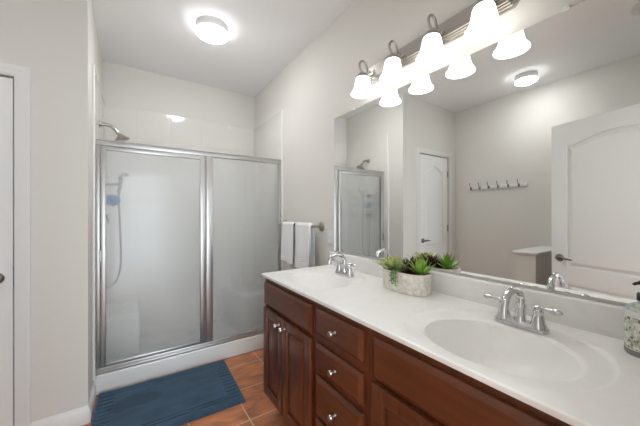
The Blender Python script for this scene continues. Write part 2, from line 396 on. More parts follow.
# panelled door, local: hinge edge at x = 0, leaf along +x, faces at y = 0 (front, -y) and y = +t
def arch_poly(x0, x1, z0, zs, za, n=16):
    """panel with an eyebrow-arched top: shoulders zs, crown za"""
    pts = [(x0, z0), (x1, z0), (x1, zs)]
    for i in range(1, n):
        t = i / n; u = 2 * t - 1
        pts.append((x1 + (x0 - x1) * t, zs + (za - zs) * (0.5 + 0.5 * cos(pi * abs(u) ** 1.25))))
    pts.append((x0, zs)); return pts
def inset(poly, d, c):
    """outline moved inwards by d along its own edge normals"""
    n = len(poly); ar = sum(poly[i][0] * poly[(i + 1) % n][1] - poly[(i + 1) % n][0] * poly[i][1] for i in range(n)); sg = 1 if ar > 0 else -1
    out = []
    for i in range(n):
        (ax, ay), (bx, by_), (cx, cy) = poly[i - 1], poly[i], poly[(i + 1) % n]
        e1 = Vector((bx - ax, by_ - ay)).normalized(); e2 = Vector((cx - bx, cy - by_)).normalized()
        n1 = Vector((-e1.y, e1.x)) * sg; n2 = Vector((-e2.y, e2.x)) * sg; m = n1 + n2
        m = m / max(m.length_squared, .35) * 2
        out.append((bx + m.x * d, by_ + m.y * d))
    return out
def door_leaf(width, height, parent, t=.036):
    g = .014; st = .112; z0 = .012
    x0, x1 = 0, width
    b = MB(); b.box(x0, x1, g, t - g, z0, height)
    px0, px1 = st, width - st
    up = arch_poly(px0, px1, .855, height - .195, height - .130); lo = [(px0, .21), (px1, .21), (px1, .715), (px0, .715)]
    for (ya, yb) in ((0, g), (t - g, t)):
        b.box(x0, px0, ya, yb, z0, height); b.box(px1, x1, ya, yb, z0, height)
        b.box(px0, px1, ya, yb, z0, .21); b.box(px0, px1, ya, yb, .715, .855)
        top = [(px1, height)] + [p for p in up[2:]] + [(px0, height)]
        b.prism(top, 'xz', ya, yb)
    o = b.obj('slab', M['door'], parent, 30)
    for poly, nm in ((up, 'upper_panel'), (lo, 'lower_panel')):
        b = MB()
        for (ya, yb) in ((g, .0005), (t - g, t - .0005)):
            # sloping moulding just inside the frame, then the raised field
            b.prism(inset(poly, .014, 0), 'xz', ya, yb, inset(poly, .040, 0))
        b.obj(nm, M['door'], parent, 20)
def lever(parent, p, sgn, toward, matl, name='handle', handed=1):
    """lever handle standing out in y (sgn) from point p, lever towards +-x"""
    h = MB(); x, y, z = p
    h.lathe([(0, 0), (.030, 0), (.031, .004), (.026, .010), (.013, .014), (.011, .045), (0, .046)], (0, 0, 0), 'y', 24)
    if sgn < 0: bmesh.ops.scale(h.bm, vec=(1, -1, 1), verts=h.bm.verts[:]); bmesh.ops.reverse_faces(h.bm, faces=h.bm.faces[:])
    s = sgn
    h.tube([(0, s * .040, 0), (toward * .015, s * .046, .001), (toward * .05, s * .047, .004), (toward * .085, s * .043, -.003), (toward * .105, s * .040, -.004)], [.010, .0105, .009, .0075, .005], 12)
    h.move((x, y, z)); return h.obj(name, matl, parent, 40)

d1 = thing('door_1', 'closed white arched-panel door left of the shower, in the wall with the baseboard', 'door', (DX0, YW + .012, 0)); d1['kind'] = 'structure'
door_leaf(DX1 - DX0, DH, d1)
lever(d1, (DX1 - DX0 - .062, 0, .945), -1, -1, M['dark_metal'])
for z in (.25, 1.09, 1.84):
    MB().cyl((.003, -.007, z - .045), (.003, -.007, z + .045), .007, seg=12).obj('hinge', M['dark_metal'], d1)
MB().box(DX1 - DX0 + .001, DX1 - DX0 + .007, -.004, .012, .90, 1.0).obj('strike_plate', M['dark_metal'], d1)

# open entry door: hinge at the front wall, free edge swung into the room
p_free = Vector((-1.765, 0.900)); dirn = Vector((.25, -.968)).normalized(); wid = .855
p_h = p_free + dirn * wid
ang = math.atan2(p_free.y - p_h.y, p_free.x - p_h.x)
d2 = thing('door_2', 'white arched-panel entry door standing open, seen large at the right of the mirror', 'door', (p_h.x, p_h.y, 0), ang); d2['kind'] = 'structure'
door_leaf(wid, 2.044, d2)
lever(d2, (wid - .062, 0, .925), -1, -1, M['dark_metal'])
lever(d2, (wid - .062, .036, .925), 1, -1, M['dark_metal'])
for z in (.25, 1.09, 1.82):
    MB().cyl((-.004, .038, z - .045), (-.004, .038, z + .045), .006, seg=12).obj('hinge', M['nickel'], d2)

# ------------------------------------------------------------------ shower stall
sh = thing('shower_surround', 'glossy white moulded shower surround with base and two corner seats behind the glass', 'shower', (XW / 2, 2.95, 0))
ox, oy = XW / 2, 2.95
def sp(name, b, m, sm=35, par=None): return b.move((-ox, -oy, 0)).obj(name, m, par or sh, sm)
b = MB(); b.box(XW, 0, YB - .012, YB, .14, 2.335, .003, 1); o = b.move((0, 0, 0)).obj('back_panel', M['surround_x'], sh); o.location = (-ox, -oy, 0)
b = MB(); b.box(XW, XW + .012, 2.495, YB - .012, .14, 2.335, .003, 1); o = b.obj('side_panel', M['surround_y'], sh); o.location = (-ox, -oy, 0)
MB().box(XW, XW + .016, 2.485, 2.515, .14, 2.337, .005, 3).move((-ox, -oy, 0)).obj('edge_flange', M['surround'], sh)
b = MB(); b.box(-.012, 0, 2.535, YB - .012, .14, 2.335, .003, 1); o = b.obj('side_panel', M['surround_y'], sh); o.location = (-ox, -oy, 0)
MB().box(-.016, 0, 2.527, 2.555, .14, 2.337, .005, 3).move((-ox, -oy, 0)).obj('edge_flange', M['surround'], sh)
b = MB(); b.box(XW + .001, -.001, 2.548, 2.66, 0, .1435, .012, 4); b.box(XW + .001, -.001, 2.60, YB - .001, 0, .055)
sp('shower_base', b, M['pan'])
def seat_poly(x0, x1, y0, y1, r=.05): return [(x0, y0), (x1, y0), (x1, y1), (x0, y1)]
b = MB(); b.box(XW + .012, -1.20, 2.86, YB - .012, .055, .45, .02, 4); sp('corner_seat', b, M['pan'])
b = MB(); b.prism([(-.30, 2.82), (-.012, 2.82), (-.012, YB - .012), (-.41, YB - .012)], 'xy', .055, .45, bev=.018); sp('corner_seat', b, M['pan'])
b = MB(); b.lathe([(0, .001), (.045, .001), (.047, .003), (.047, 0)], (-.74, 2.98, .055), 'z', 24); sp('drain', b, M['chrome'])

# framed glass enclosure
YT = 2.560
en = thing('shower_enclosure', 'satin metal framed shower enclosure with pebbled glass door and fixed pane', 'shower door', (XW / 2, YT, .1435))
def ep(name, b, m, par=None, sm=35): return b.move((-XW / 2, -YT, -.1435)).obj(name, m, par or en, sm)
ep('header', MB().box(XW, 0, YT, YT + .045, 1.797, 1.838, .004, 2).box(XW, 0, YT - .006, YT + .05, 1.832, 1.840, .002, 1), M['steel'])
ep('sill_track', MB().box(XW, 0, YT + .004, YT + .045, .1435, .186, .004, 2).box(XW, 0, YT - .006, YT + .02, .1435, .163, .004, 2), M['steel'])
ep('wall_jamb', MB().box(XW + .0125, -1.447, YT + .002, YT + .043, .186, 1.797, .004, 2), M['steel'])
ep('wall_jamb', MB().box(-.033, -.0125, YT + .002, YT + .043, .186, 1.797, .004, 2), M['steel'])
ep('center_post', MB().box(-.722, -.667, YT, YT + .045, .186, 1.797, .005, 2), M['steel'])
fr = MB()
fr.box(-1.443, -1.414, YT - .004, YT + .024, .190, 1.793, .004, 2); fr.box(-.770, -.728, YT - .004, YT + .024, .190, 1.793, .004, 2)
fr.box(-1.414, -.770, YT - .004, YT + .024, 1.763, 1.793, .004, 2); fr.box(-1.414, -.770, YT - .004, YT + .024, .190, .214, .004, 2)
dr = ep('door_frame', fr, M['steel'])
ep('glass_pane', MB().box(-1.416, -.768, YT + .006, YT + .012, .212, 1.765), M['glass'], dr, 0)
ep('hinge', MB().box(-1.452, -1.436, YT - .010, YT - .003, .95, 1.04, .002, 1), M['dark_metal'], dr)
ep('fixed_pane', MB().box(-.668, -.032, YT + .014, YT + .020, .184, 1.799), M['glass'], None, 0)

# fixed shower head on its arm
s1 = thing('overhead_shower', 'chrome shower head on a bent arm high on the shower side wall', 'shower fixture', (XW + .012, 2.85, 2.02))
MB().lathe([(0, .010), (.012, .010), (.030, .004), (.031, 0), (0, 0)], (0, 0, 0), 'x', 24).obj('flange', M['nickel'], s1)
MB().tube([(0, 0, 0), (.05, 0, .002), (.078, 0, -.006), (.102, 0, -.028), (.124, 0, -.062)], .0135, 14).obj('arm', M['nickel'], s1)
h = MB(); h.lathe([(0, .040), (.016, .038), (.018, .02), (.030, .006), (.052, -.014), (.056, -.024), (.050, -.029), (0, -.029)], (0, 0, 0), 'z', 28)
bmesh.ops.rotate(h.bm, cent=(0, 0, 0), matrix=Matrix.Rotation(radians(-22), 3, 'Y'), verts=h.bm.verts[:]); h.move((.142, 0, -.086)); h.obj('head', M['nickel'], s1)
# hand shower with hose
s2 = thing('hand_shower', 'chrome hand shower with a hanging hose behind the pebbled glass', 'hand shower', (XW + .012, 2.82, 1.53))
MB().box(0, .03, -.02, .02, -.03, .03, .006, 2).cyl((.02, 0, 0), (.13, 0, .01), .010).obj('bracket', M['dark_metal'], s2)
MB().tube([(.125, 0, -.07), (.135, 0, 0), (.142, 0, .055)], [.010, .013, .012], 14).obj('handle', M['dark_metal'], s2)
h = MB(); h.lathe([(0, .024), (.026, .020), (.046, 0), (.046, -.014), (0, -.014)], (0, 0, 0), 'z', 24)
bmesh.ops.rotate(h.bm, cent=(0, 0, 0), matrix=Matrix.Rotation(radians(-35), 3, 'Y'), verts=h.bm.verts[:]); h.move((.158, 0, .075)); h.obj('spray_head', M['chrome'], s2)
hose = [(.125, 0, -.07), (.128, 0, -.18), (.135, 0, -.35), (.140, 0, -.52), (.138, 0, -.65), (.120, 0, -.75), (.085, 0, -.805), (.045, 0, -.815), (.018, 0, -.77), (.012, 0, -.60), (.012, 0, -.30)]
sm = []
for i in range(len(hose) - 1):
    p0, p1, p2, p3 = [Vector(hose[max(0, min(len(hose) - 1, k))]) for k in (i - 1, i, i + 1, i + 2)]
    for j in range(6):
        t = j / 6; sm.append(0.5 * ((2 * p1) + (p2 - p0) * t + (2 * p0 - 5 * p1 + 4 * p2 - p3) * t * t + (3 * p1 - p0 - 3 * p2 + p3) * t ** 3))
sm.append(Vector(hose[-1]))
MB().tube(sm, [.0062 + .0012 * (k % 2) for k in range(len(sm))], 10).obj('hose', M['dark_metal'], s2)
# valve
s3 = thing('shower_valve', 'round chrome shower valve with lever on the shower side wall', 'valve', (XW + .012, 2.85, 1.28))
MB().lathe([(0, .012), (.05, .010), (.062, .003), (.063, 0), (0, 0)], (0, 0, 0), 'x', 32).obj('escutcheon', M['chrome'], s3)
MB().lathe([(0, .055), (.018, .055), (.022, .012), (0, .012)], (0, 0, 0), 'x', 20).tube([(.045, 0, 0), (.055, -.02, -.03), (.058, -.03, -.06)], [.008, .007, .005], 10).obj('handle', M['dark_metal'], s3)
bo_ = thing('shampoo_bottle', 'small white bottle standing on the shower seat behind the fixed pane', 'bottle', (-.262, 3.09, .45))
MB().lathe([(0, 0), (.024, 0), (.027, .004), (.027, .10), (.020, .115), (.011, .120), (.011, .124), (0, .124)], (0, 0, 0), 'z', 24).obj('body', M['bottle_white'], bo_)
MB().lathe([(0, .124), (.014, .124), (.014, .145), (.012, .148), (0, .148)], (0, 0, 0), 'z', 20).obj('cap', M['plate'], bo_)
# blue bath pouf
pf = thing('bath_pouf', 'blue mesh bath pouf hanging below the hand shower behind the glass', 'bath pouf', (-1.385, 2.78, 1.41))
b = MB()
for k in range(60):
    d = Vector((random.gauss(0, 1), random.gauss(0, 1), random.gauss(0, 1))).normalized()
    c = d * random.uniform(.020, .046); a = d.orthogonal().normalized(); e = d.cross(a); r = random.uniform(.014, .022)
    b.tube([c + (a * cos(q) + e * sin(q)) * r + d * .006 * sin(3 * q) for q in [2 * pi * j / 10 for j in range(11)]], .0035, 5, flat=.5)
b.obj('mesh_ball', M['pouf'], pf)
MB().tube([(0, 0, .03), (-.012, .012, .08), (-.03, .018, .115)], .0015, 6).obj('cord', M['plate'], pf)

# ------------------------------------------------------------------ vanity
XF = -.540; XD = -.562
def raised(b, y0, y1, z0, z1, x):
    """raised centre field of a cabinet door, front towards -x at x"""
    pl = [(y0, z0), (y1, z0), (y1, z1), (y0, z1)]
    b.prism(pl, 'yz', x + .010, x + .001, inset(pl, .028, 0))
def cab_door(parent, y0, y1, z0, z1, knob_y, base):
    by, bz = base
    fw = .052; b = MB()
    b.box(XD, XF, y0, y0 + fw, z0, z1, .004, 2); b.box(XD, XF, y1 - fw, y1, z0, z1, .004, 2)
    b.box(XD, XF, y0 + fw - .003, y1 - fw + .003, z0, z0 + fw, .004, 2); b.box(XD, XF, y0 + fw - .003, y1 - fw + .003, z1 - fw, z1, .004, 2)
    d = b.move((0, -by, 0)).obj('door', M['wood_v'], parent, 30)
    b = MB(); b.box(XD + .013, XF - .001, y0 + fw - .004, y1 - fw + .004, z0 + fw - .004, z1 - fw + .004)
    raised(b, y0 + fw + .006, y1 - fw - .006, z0 + fw + .006, z1 - fw - .006, XD + .003)
    b.move((0, -by, 0)).obj('raised_panel', M['wood_v'], d, 20)
    if knob_y is not None: knob(d, knob_y - by, z1 - .045)
def knob(parent, y, z):
    b = MB(); b.lathe([(0, 0), (.007, 0), (.0055, -.006), (.005, -.016), (.0095, -.020), (.0125, -.026), (.0105, -.032), (0, -.034)], (XD, y, z), 'x', 20)
    return b.obj('knob', M['nickel'], parent, 40)
def slab_front(name, parent, y0, y1, z0, z1, by, with_knob):
    pl = [(y0, z0), (y1, z0), (y1, z1), (y0, z1)]
    b = MB(); b.box(XD + .008, XF, y0, y1, z0, z1, .002, 1); b.prism(pl, 'yz', XD + .009, XD, inset(pl, .016, 0))
    d = b.move((0, -by, 0)).obj(name, M['wood_h'], parent, 20)
    if with_knob: knob(d, (y0 + y1) / 2 - by, (z0 + z1) / 2)
    return d
ZB = .165; ZT = .897
def carcass(parent, y0, y1, by, left_end=False):
    b = MB()
    b.box(XF, XF + .020, y0, y1, ZB, ZT, .001, 1)                       # face frame
    b.box(XF + .02, -.004, y0, y0 + .016, ZB, ZT); b.box(XF + .02, -.004, y1 - .016, y1, ZB, ZT)
    b.box(XF + .02, -.004, y0 + .016, y1 - .016, ZB, ZB + .016); b.box(-.012, -.004, y0 + .016, y1 - .016, ZB + .016, ZT)
    b.move((0, -by, 0)).obj('body', M['wood_v'], parent, 30)
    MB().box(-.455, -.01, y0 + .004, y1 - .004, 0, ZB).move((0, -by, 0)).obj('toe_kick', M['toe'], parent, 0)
G = 'vanity cabinet units under the long countertop'
by = 1.41
c1 = thing('vanity_cabinet', 'cherry wood vanity unit at the far end with two doors, beside the blue mat', 'cabinet', (0, by, 0), 0, G)
carcass(c1, 1.112, 1.698, by)
slab_front('false_front', c1, 1.122, 1.684, .728, .868, by, False)
cab_door(c1, 1.420, 1.684, ZB + .004, .712, 1.455, (by, 0)); cab_door(c1, 1.122, 1.414, ZB + .004, .712, 1.385, (by, 0))
by = .925
c2 = thing('vanity_cabinet', 'cherry wood vanity unit of stacked knobbed drawers between the two sink units', 'cabinet', (0, by, 0), 0, G)
carcass(c2, .748, 1.1115, by)
for z0, z1 in ((.752, .868), (.592, .710), (.380, .562), (ZB + .004, .363)):
    slab_front('drawer', c2, .768, 1.080, z0, z1, by, True)
by = .39
c3 = thing('vanity_cabinet', 'cherry wood vanity unit nearest the camera, under the larger-looking sink', 'cabinet', (0, by, 0), 0, G)
carcass(c3, .054, .7475, by)
slab_front('false_front', c3, .072, .716, .728, .868, by, False)
cab_door(c3, .397, .716, ZB + .004, .712, .440, (by, 0)); cab_door(c3, .072, .391, ZB + .004, .712, .348, (by, 0))

# countertop with two moulded basins
ZK = .919
ct = thing('countertop', 'long white cultured marble vanity top with two moulded oval basins', 'countertop', (-.285, .875, ZK))
def smooth01(t): t = max(0.0, min(1.0, t)); return t * t * (3 - 2 * t)
def sink_geom(cy, cx, ax, ay, ya, yb, xa, xb):
    """basin mesh (r<1) and the deck around it out to the rectangle"""
    angs = [2 * pi * k / 144 for k in range(144)]
    for X in (xa, xb):
        for Y in (ya, yb):
            a = math.atan2((Y - cy) / ay, (X - cx) / ax) % (2 * pi); k = min(range(144), key=lambda i: abs((angs[i] - a + pi) % (2 * pi) - pi)); angs[k] = a
    angs.sort(); n = len(angs)
    def ring_h(x, y):
        """broad shallow recess around the bowl with a soft raised outline"""
        r = math.hypot((x - (cx + .02)) / .262, (y - cy) / .262)
        f = smooth01((x + .54) / .10)
        return -.0060 * (1 - smooth01((r - .975) / .025)) * f
    bas = bmesh.new(); deck = bmesh.new(); D = .125
    def bowl(r):
        if r >= 1: return 0
        return -D * (1 - r ** 2.6) ** 0.95
    lip = .045
    rs = [0, .12, .25, .38, .5, .6, .7, .78, .85, .9, .94, .97, 1.0]
    rings = []
    for r in rs:
        if r == 0: rings.append([bas.verts.new((cx + .02, cy, ring_h(cx, cy) - D))]); continue
        row = []
        for a in angs:
            x, y = cx + ax * r * cos(a) + .02 * (1 - r), cy + ay * r * sin(a)
            row.append(bas.verts.new((x, y, ring_h(x, y) + bowl(r) - .006)))
        rings.append(row)
    for k in range(n): bas.faces.new((rings[0][0], rings[1][k], rings[1][(k + 1) % n]))
    for A, B in zip(rings[1:-1], rings[2:]):
        for k in range(n): bas.faces.new((A[k], B[k], B[(k + 1) % n], A[(k + 1) % n]))
    ts = [0, .015, .03, .05, .08] + [.08 + .92 * i / 46 for i in range(1, 47)]
    prev = None
    for t in ts:
        row = []
        for a in angs:
            ex, ey = cx + ax * cos(a), cy + ay * sin(a); dx, dy = ax * cos(a), ay * sin(a)
            sx = ((xb - cx) / dx) if dx > 1e-9 else ((xa - cx) / dx if dx < -1e-9 else 1e9)
            sy = ((yb - cy) / dy) if dy > 1e-9 else ((ya - cy) / dy if dy < -1e-9 else 1e9)
            s = min(sx, sy); x, y = ex + dx * (s - 1) * t, ey + dy * (s - 1) * t
            d = math.hypot(x - ex, y - ey)
            e = min(abs(x - xa) / .02, abs(y - ya) / .02, abs(y - yb) / .02, 1.0)
            z = ring_h(x, y) * smooth01(e) - .006 * (1 - smooth01(d / .018)) ** 1.5
            row.append(deck.verts.new((x, y, z)))
        if prev:
            for k in range(n): deck.faces.new((prev[k], row[k], row[(k + 1) % n], prev[(k + 1) % n]))
        prev = row
    return bas, deck
deckmb = MB(); Y0, YM, Y1 = .053, .89, 1.698; XA = -.566; XB = -.001
SINKS = [(1.372, 'far'), (.418, 'near')]
for (cy, nm), (ya, yb) in zip(SINKS, ((YM, Y1 - .004), (Y0, YM))):
    bas, deck = sink_geom(cy, -.350, .168, .200, ya, yb, XA, XB)
    deckmb._merge(deck)
    b = MB(); b._merge(bas); bo = b.move((.285, -.875, 0)).obj('basin', M['marble'], ct, 60)
    b = MB(); b.lathe([(0, .001), (.012, .001), (.018, .003), (.022, .002), (.023, 0)], (-.33, cy, -.1355), 'z', 24); b.move((.285, -.875, 0)).obj('drain', M['chrome'], bo)
# rounded nosing and underside
TH = .022
prof = [(0, 0), (.0012, -.0004), (.0028, -.0016), (.0036, -.003), (.004, -.005), (-.005, -TH), (-.03, -TH)]
b = bmesh.new(); rows = []
for o_, z_ in prof:
    rows.append([b.verts.new((XB, Y1 - .004 + o_, z_)), b.verts.new((XA - o_, Y1 - .004 + o_, z_)), b.verts.new((XA - o_, Y0, z_))])
for A, B in zip(rows[:-1], rows[1:]):
    for k in range(2): b.faces.new((A[k], B[k], B[k + 1], A[k + 1]))
deckmb._merge(b)
deckmb.move((.285, -.875, 0)).obj('slab', M['marble'], ct, 50)
MB().box(-.033, -.001, Y0, Y1 - .002, -.003, .0950, .004, 3).move((.285, -.875, 0)).obj('backsplash', M['marble'], ct)

# faucets: local x away from wall is -x; base at deck
def make_faucet(label, loc):
    f = thing('faucet', label, 'faucet', loc, 0, 'chrome two-handle faucets on the vanity top')
    b = MB(); prof = []
    def stad(r, l): return [(r * cos(a), (l if sin(a) > 1e-6 else (-l if sin(a) < -1e-6 else 0)) + r * sin(a)) for a in [2 * pi * (k + .5) / 32 for k in range(32)]]
    b.prism(stad(.0275, .054), 'xy', 0, .009, stad(.0265, .054)); b.prism(stad(.0225, .053), 'xy', .009, .020, stad(.018, .051))
    b.obj('base_plate', M['chrome'], f, 30)
    b = MB(); b.lathe([(.022, .014), (.019, .022), (.016, .032), (.015, .06), (.0175, .066), (.0165, .072), (.013, .078)], (0, 0, 0), 'z', 24)
    arc = [(0, 0, .070), (.002, 0, .095)] + [(-.056 + .058 * cos(a), 0, .090 + .040 * sin(a)) for a in [pi * k / 14 for k in range(0, 14)]] + [(-.115, 0, .088), (-.117, 0, .078)]
    b.tube(arc, [.0135, .0130] + [.0125 - .0016 * k / 14 for k in range(14)] + [.0115, .0125], 16)
    b.obj('spout', M['chrome'], f, 50)
    for s in (1, -1):
        b = MB(); y = s * .051
        b.lathe([(.024, .013), (.0225, .020), (.020, .024), (.0185, .030), (.016, .045), (.0135, .058), (.0150, .062), (.0135, .068), (.010, .072), (.0115, .076), (.008, .081), (0, .083)], (0, y, 0), 'z', 24)
        b.tube([(0, y, .072), (-.002, y + s * .018, .074), (-.004, y + s * .033, .0745), (-.006, y + s * .050, .0745), (-.007, y + s * .059, .074), (-.0075, y + s * .066, .0735)], [.0075, .0058, .0068, .0108, .0092, .002], 14)
        b.obj('lever_handle', M['chrome'], f, 50)
    b = MB(); b.cyl((.018, 0, .012), (.018, 0, .055), .0025, seg=10).lathe([(0, .055), (.005, .056), (.006, .060), (.004, .065), (0, .066)], (.018, 0, 0), 'z', 12); b.obj('lift_rod', M['chrome'], f)
    return f
fa = make_faucet('chrome arched faucet behind the near basin, beside the soap bottle', (-.148, .418, ZK - .004))
fb = copy_tree(fa); fb.location = (-.148, 1.380, ZK - .004); fb['label'] = 'chrome arched faucet behind the far basin, below the mirror corner'

# ------------------------------------------------------------------ mirror
mi = thing('mirror', 'large frameless wall mirror above the vanity backsplash', 'mirror', (0, .88, 1.02))
MY0, MY1, MZ0, MZ1 = .075, 1.673, 1.026, 2.004
b = MB(); b.box(-.0058, 0, MY0, MY1, MZ0, MZ1); b.move((0, -.88, -1.02)).obj('backing', M['mirror_edge'], mi, 0)
b = MB(); b.grid(lambda u, v: (-.0061, MY0 + u * (MY1 - MY0), MZ0 + v * (MZ1 - MZ0)), 1, 1); 
bmesh.ops.recalc_face_normals(b.bm, faces=b.bm.faces[:])
b.move((0, -.88, -1.02)).obj('mirror_glass', M['mirror'], mi, 0)
for y in (.331, 1.445):
    MB().box(-.011, -.0, y - .009, y + .009, MZ1 - .008, MZ1 + .012, .002, 1).move((0, -.88, -1.02)).obj('clip', M['clear'], mi)

# ------------------------------------------------------------------ vanity light bar
lb = thing('vanity_light', 'brushed nickel vanity light bar with four lit bell glass shades above the mirror', 'wall light', (0, .890, 2.165))
yc = .890
def plate_poly(hw, hh, c): return [(-hw + c, -hh), (hw - c, -hh), (hw, -hh + c), (hw, hh - c), (hw - c, hh), (-hw + c, hh), (-hw, hh - c), (-hw, -hh + c)]
b = MB()
for i, (dw, dh, x0, x1) in enumerate(((0, 0, 0, -.010), (.008, .008, -.010, -.017), (.016, .016, -.017, -.024), (.024, .024, -.024, -.031))):
    p = plate_poly(.430 - dw, .0555 - dh, .028 - dw * .4); b.prism(p, 'yz', x0, x1, inset(p, .0012, 0))
b.obj('back_plate', M['nickel'], lb, 25)
for yy in (1.235, 1.005, .775, .548):
    y = yy - yc
    a = MB()
    a.lathe([(0, -.034), (.012, -.033), (.019, -.029), (.022, -.026), (0, -.026)], (0, y, -.005), 'x', 20)
    path = [(-.028, -.005), (-.044, -.030), (-.064, -.040), (-.080, -.030), (-.087, -.006), (-.096, .020), (-.112, .034), (-.132, .031), (-.146, .012), (-.146, -.008), (-.136, -.024), (-.124, -.036)]
    sm = []
    for i in range(len(path) - 1):
        p0, p1, p2, p3 = [Vector((path[max(0, min(len(path) - 1, k))][0], 0, path[max(0, min(len(path) - 1, k))][1])) for k in (i - 1, i, i + 1, i + 2)]
        for j in range(4):
            t = j / 4; sm.append(0.5 * ((2 * p1) + (p2 - p0) * t + (2 * p0 - 5 * p1 + 4 * p2 - p3) * t * t + (3 * p1 - p0 - 3 * p2 + p3) * t ** 3) + Vector((0, y, 0)))
    a.tube(sm, .0062, 10)
    curl = [(-.070 + .020 * (1 - q / 9) * cos(q * .8 + 2.4), y + .0, -.012 + .018 * (1 - q / 9) * sin(q * .8 + 2.4)) for q in range(8)]
    a.tube(curl, .0042, 8)
    ao = a.obj('scroll_arm', M['nickel'], lb, 50)
    zc = -.046   # top of the shade
    MB().lathe([(0, .014), (.010, .014), (.015, .008), (.029, -.002), (.0365, -.013), (.037, -.022), (.0345, -.022), (0, -.012)], (-.124, y, zc), 'z', 28).obj('shade_holder', M['nickel'], ao)
    sp_ = [(.020, -.014), (.033, -.018), (.0395, -.030), (.043, -.048), (.0465, -.066), (.0505, -.082), (.056, -.095), (.0630, -.105), (.0675, -.111), (.0675, -.1145), (.0645, -.113), (.060, -.1065), (.053, -.096), (.0480, -.083), (.044, -.066), (.0405, -.048), (.037, -.032), (.031, -.021), (.020, -.017)]
    so = MB().lathe(sp_, (-.124, y, zc), 'z', 40).obj('glass_shade', M['shade'], ao, 60)
    MB().lathe([(0, -.024), (.011, -.024), (.012, -.040), (.020, -.056), (.024, -.070), (.019, -.086), (0, -.093)], (-.124, y, zc), 'z', 20).obj('bulb', M['bulb'], so, 60)

# ------------------------------------------------------------------ ceiling lights
def ceiling_light(label, loc, s=1.0, glow='dome'):
    t = thing('ceiling_light', label, 'ceiling light', loc, 0, 'round flush ceiling lights')
    MB().lathe([(0, 0), (.118 * s, 0), (.1205 * s, -.004), (.1205 * s, -.056), (.119 * s, -.059), (0, -.059)], (0, 0, 0), 'z', 48).obj('base_ring', M['plate'], t, 40)
    r_, h_ = .1195 * s, .054 * s; R = (r_ * r_ + h_ * h_) / (2 * h_); am = math.asin(r_ / R)
    MB().lathe([(r_, -.057)] + [(R * sin(am * (1 - k / 12)), -.059 - (R * cos(am * (1 - k / 12)) - (R - h_))) for k in range(13)], (0, 0, 0), 'z', 48).obj('glass_dome', M[glow], t, 60)
    MB().lathe([(.117 * s, -.0585), (.1235 * s, -.0600), (.1245 * s, -.0635), (.1235 * s, -.068), (.1170 * s, -.070)], (0, 0, 0), 'z', 48).obj('halo_band', M['halo_glow'], t, 60)  # glowing band added around the dome to throw a halo on the ceiling
    return t
ceiling_light('lit round flush ceiling light in front of the shower', (-.742, 2.250, HC), .96)
ceiling_light('lit round flush ceiling light seen only in the mirror, above the left wall hooks', (-2.18, 1.235, HC), .80, 'dome_soft')
cv = thing('ceiling_vent', 'round white ceiling fixture with dark centre, in the mirror top right corner', 'ceiling vent', (-1.745, .315, HC))
MB().lathe([(.075, 0), (.12, 0), (.12, -.006), (.11, -.011), (.078, -.012), (.070, -.004), (.070, 0)], (0, 0, 0), 'z', 40).obj('ring', M['plate'], cv, 40)
b = MB(); b.lathe([(0, -.003), (.074, -.003), (.074, 0), (0, 0)], (0, 0, 0), 'z', 40)
b.obj('grille', M['dark_metal'], cv, 40)

# ------------------------------------------------------------------ wall hooks, half wall
hk = thing('hook_rail', 'white hook rail with six metal coat hooks on the left wall, in the mirror', 'hook rail', (XL, 1.725, 1.635))
MB().box(0, .016, -.345, .345, -.022, .022, .004, 2).obj('board', M['trim'], hk)
for k in range(6):
    y = (2.023 - 1.725) - k * .1130
    b = MB(); b.box(.016, .019, y - .009, y + .009, -.020, .018, .001, 1)
    b.tube([(.019, y, .002), (.045, y, .012), (.058, y, .045), (.060, y, .066)], [.005, .0048, .0045, .006], 10)
    b.tube([(.019, y, -.008), (.032, y, -.020), (.044, y, -.014), (.047, y, .000)], [.0045, .0042, .004, .0055], 10)
    b.obj('hook', M['dark_metal'], hk, 50)
hw = thing('half_wall', 'low painted half wall with a wider white cap, behind the open entry door in the mirror', 'half wall', (-2.25, 1.14, 0))
MB().box(XL, -1.90, 1.062, 1.220, 0, .897).move((2.25, -1.14, 0)).obj('body', M['wall'], hw, 0)
MB().box(XL, -1.872, 1.036, 1.246, .910, .930, .004, 2).box(XL, -1.890, 1.053, 1.230, .896, .910, .002, 1).move((2.25, -1.14, 0)).obj('cap', M['trim'], hw)

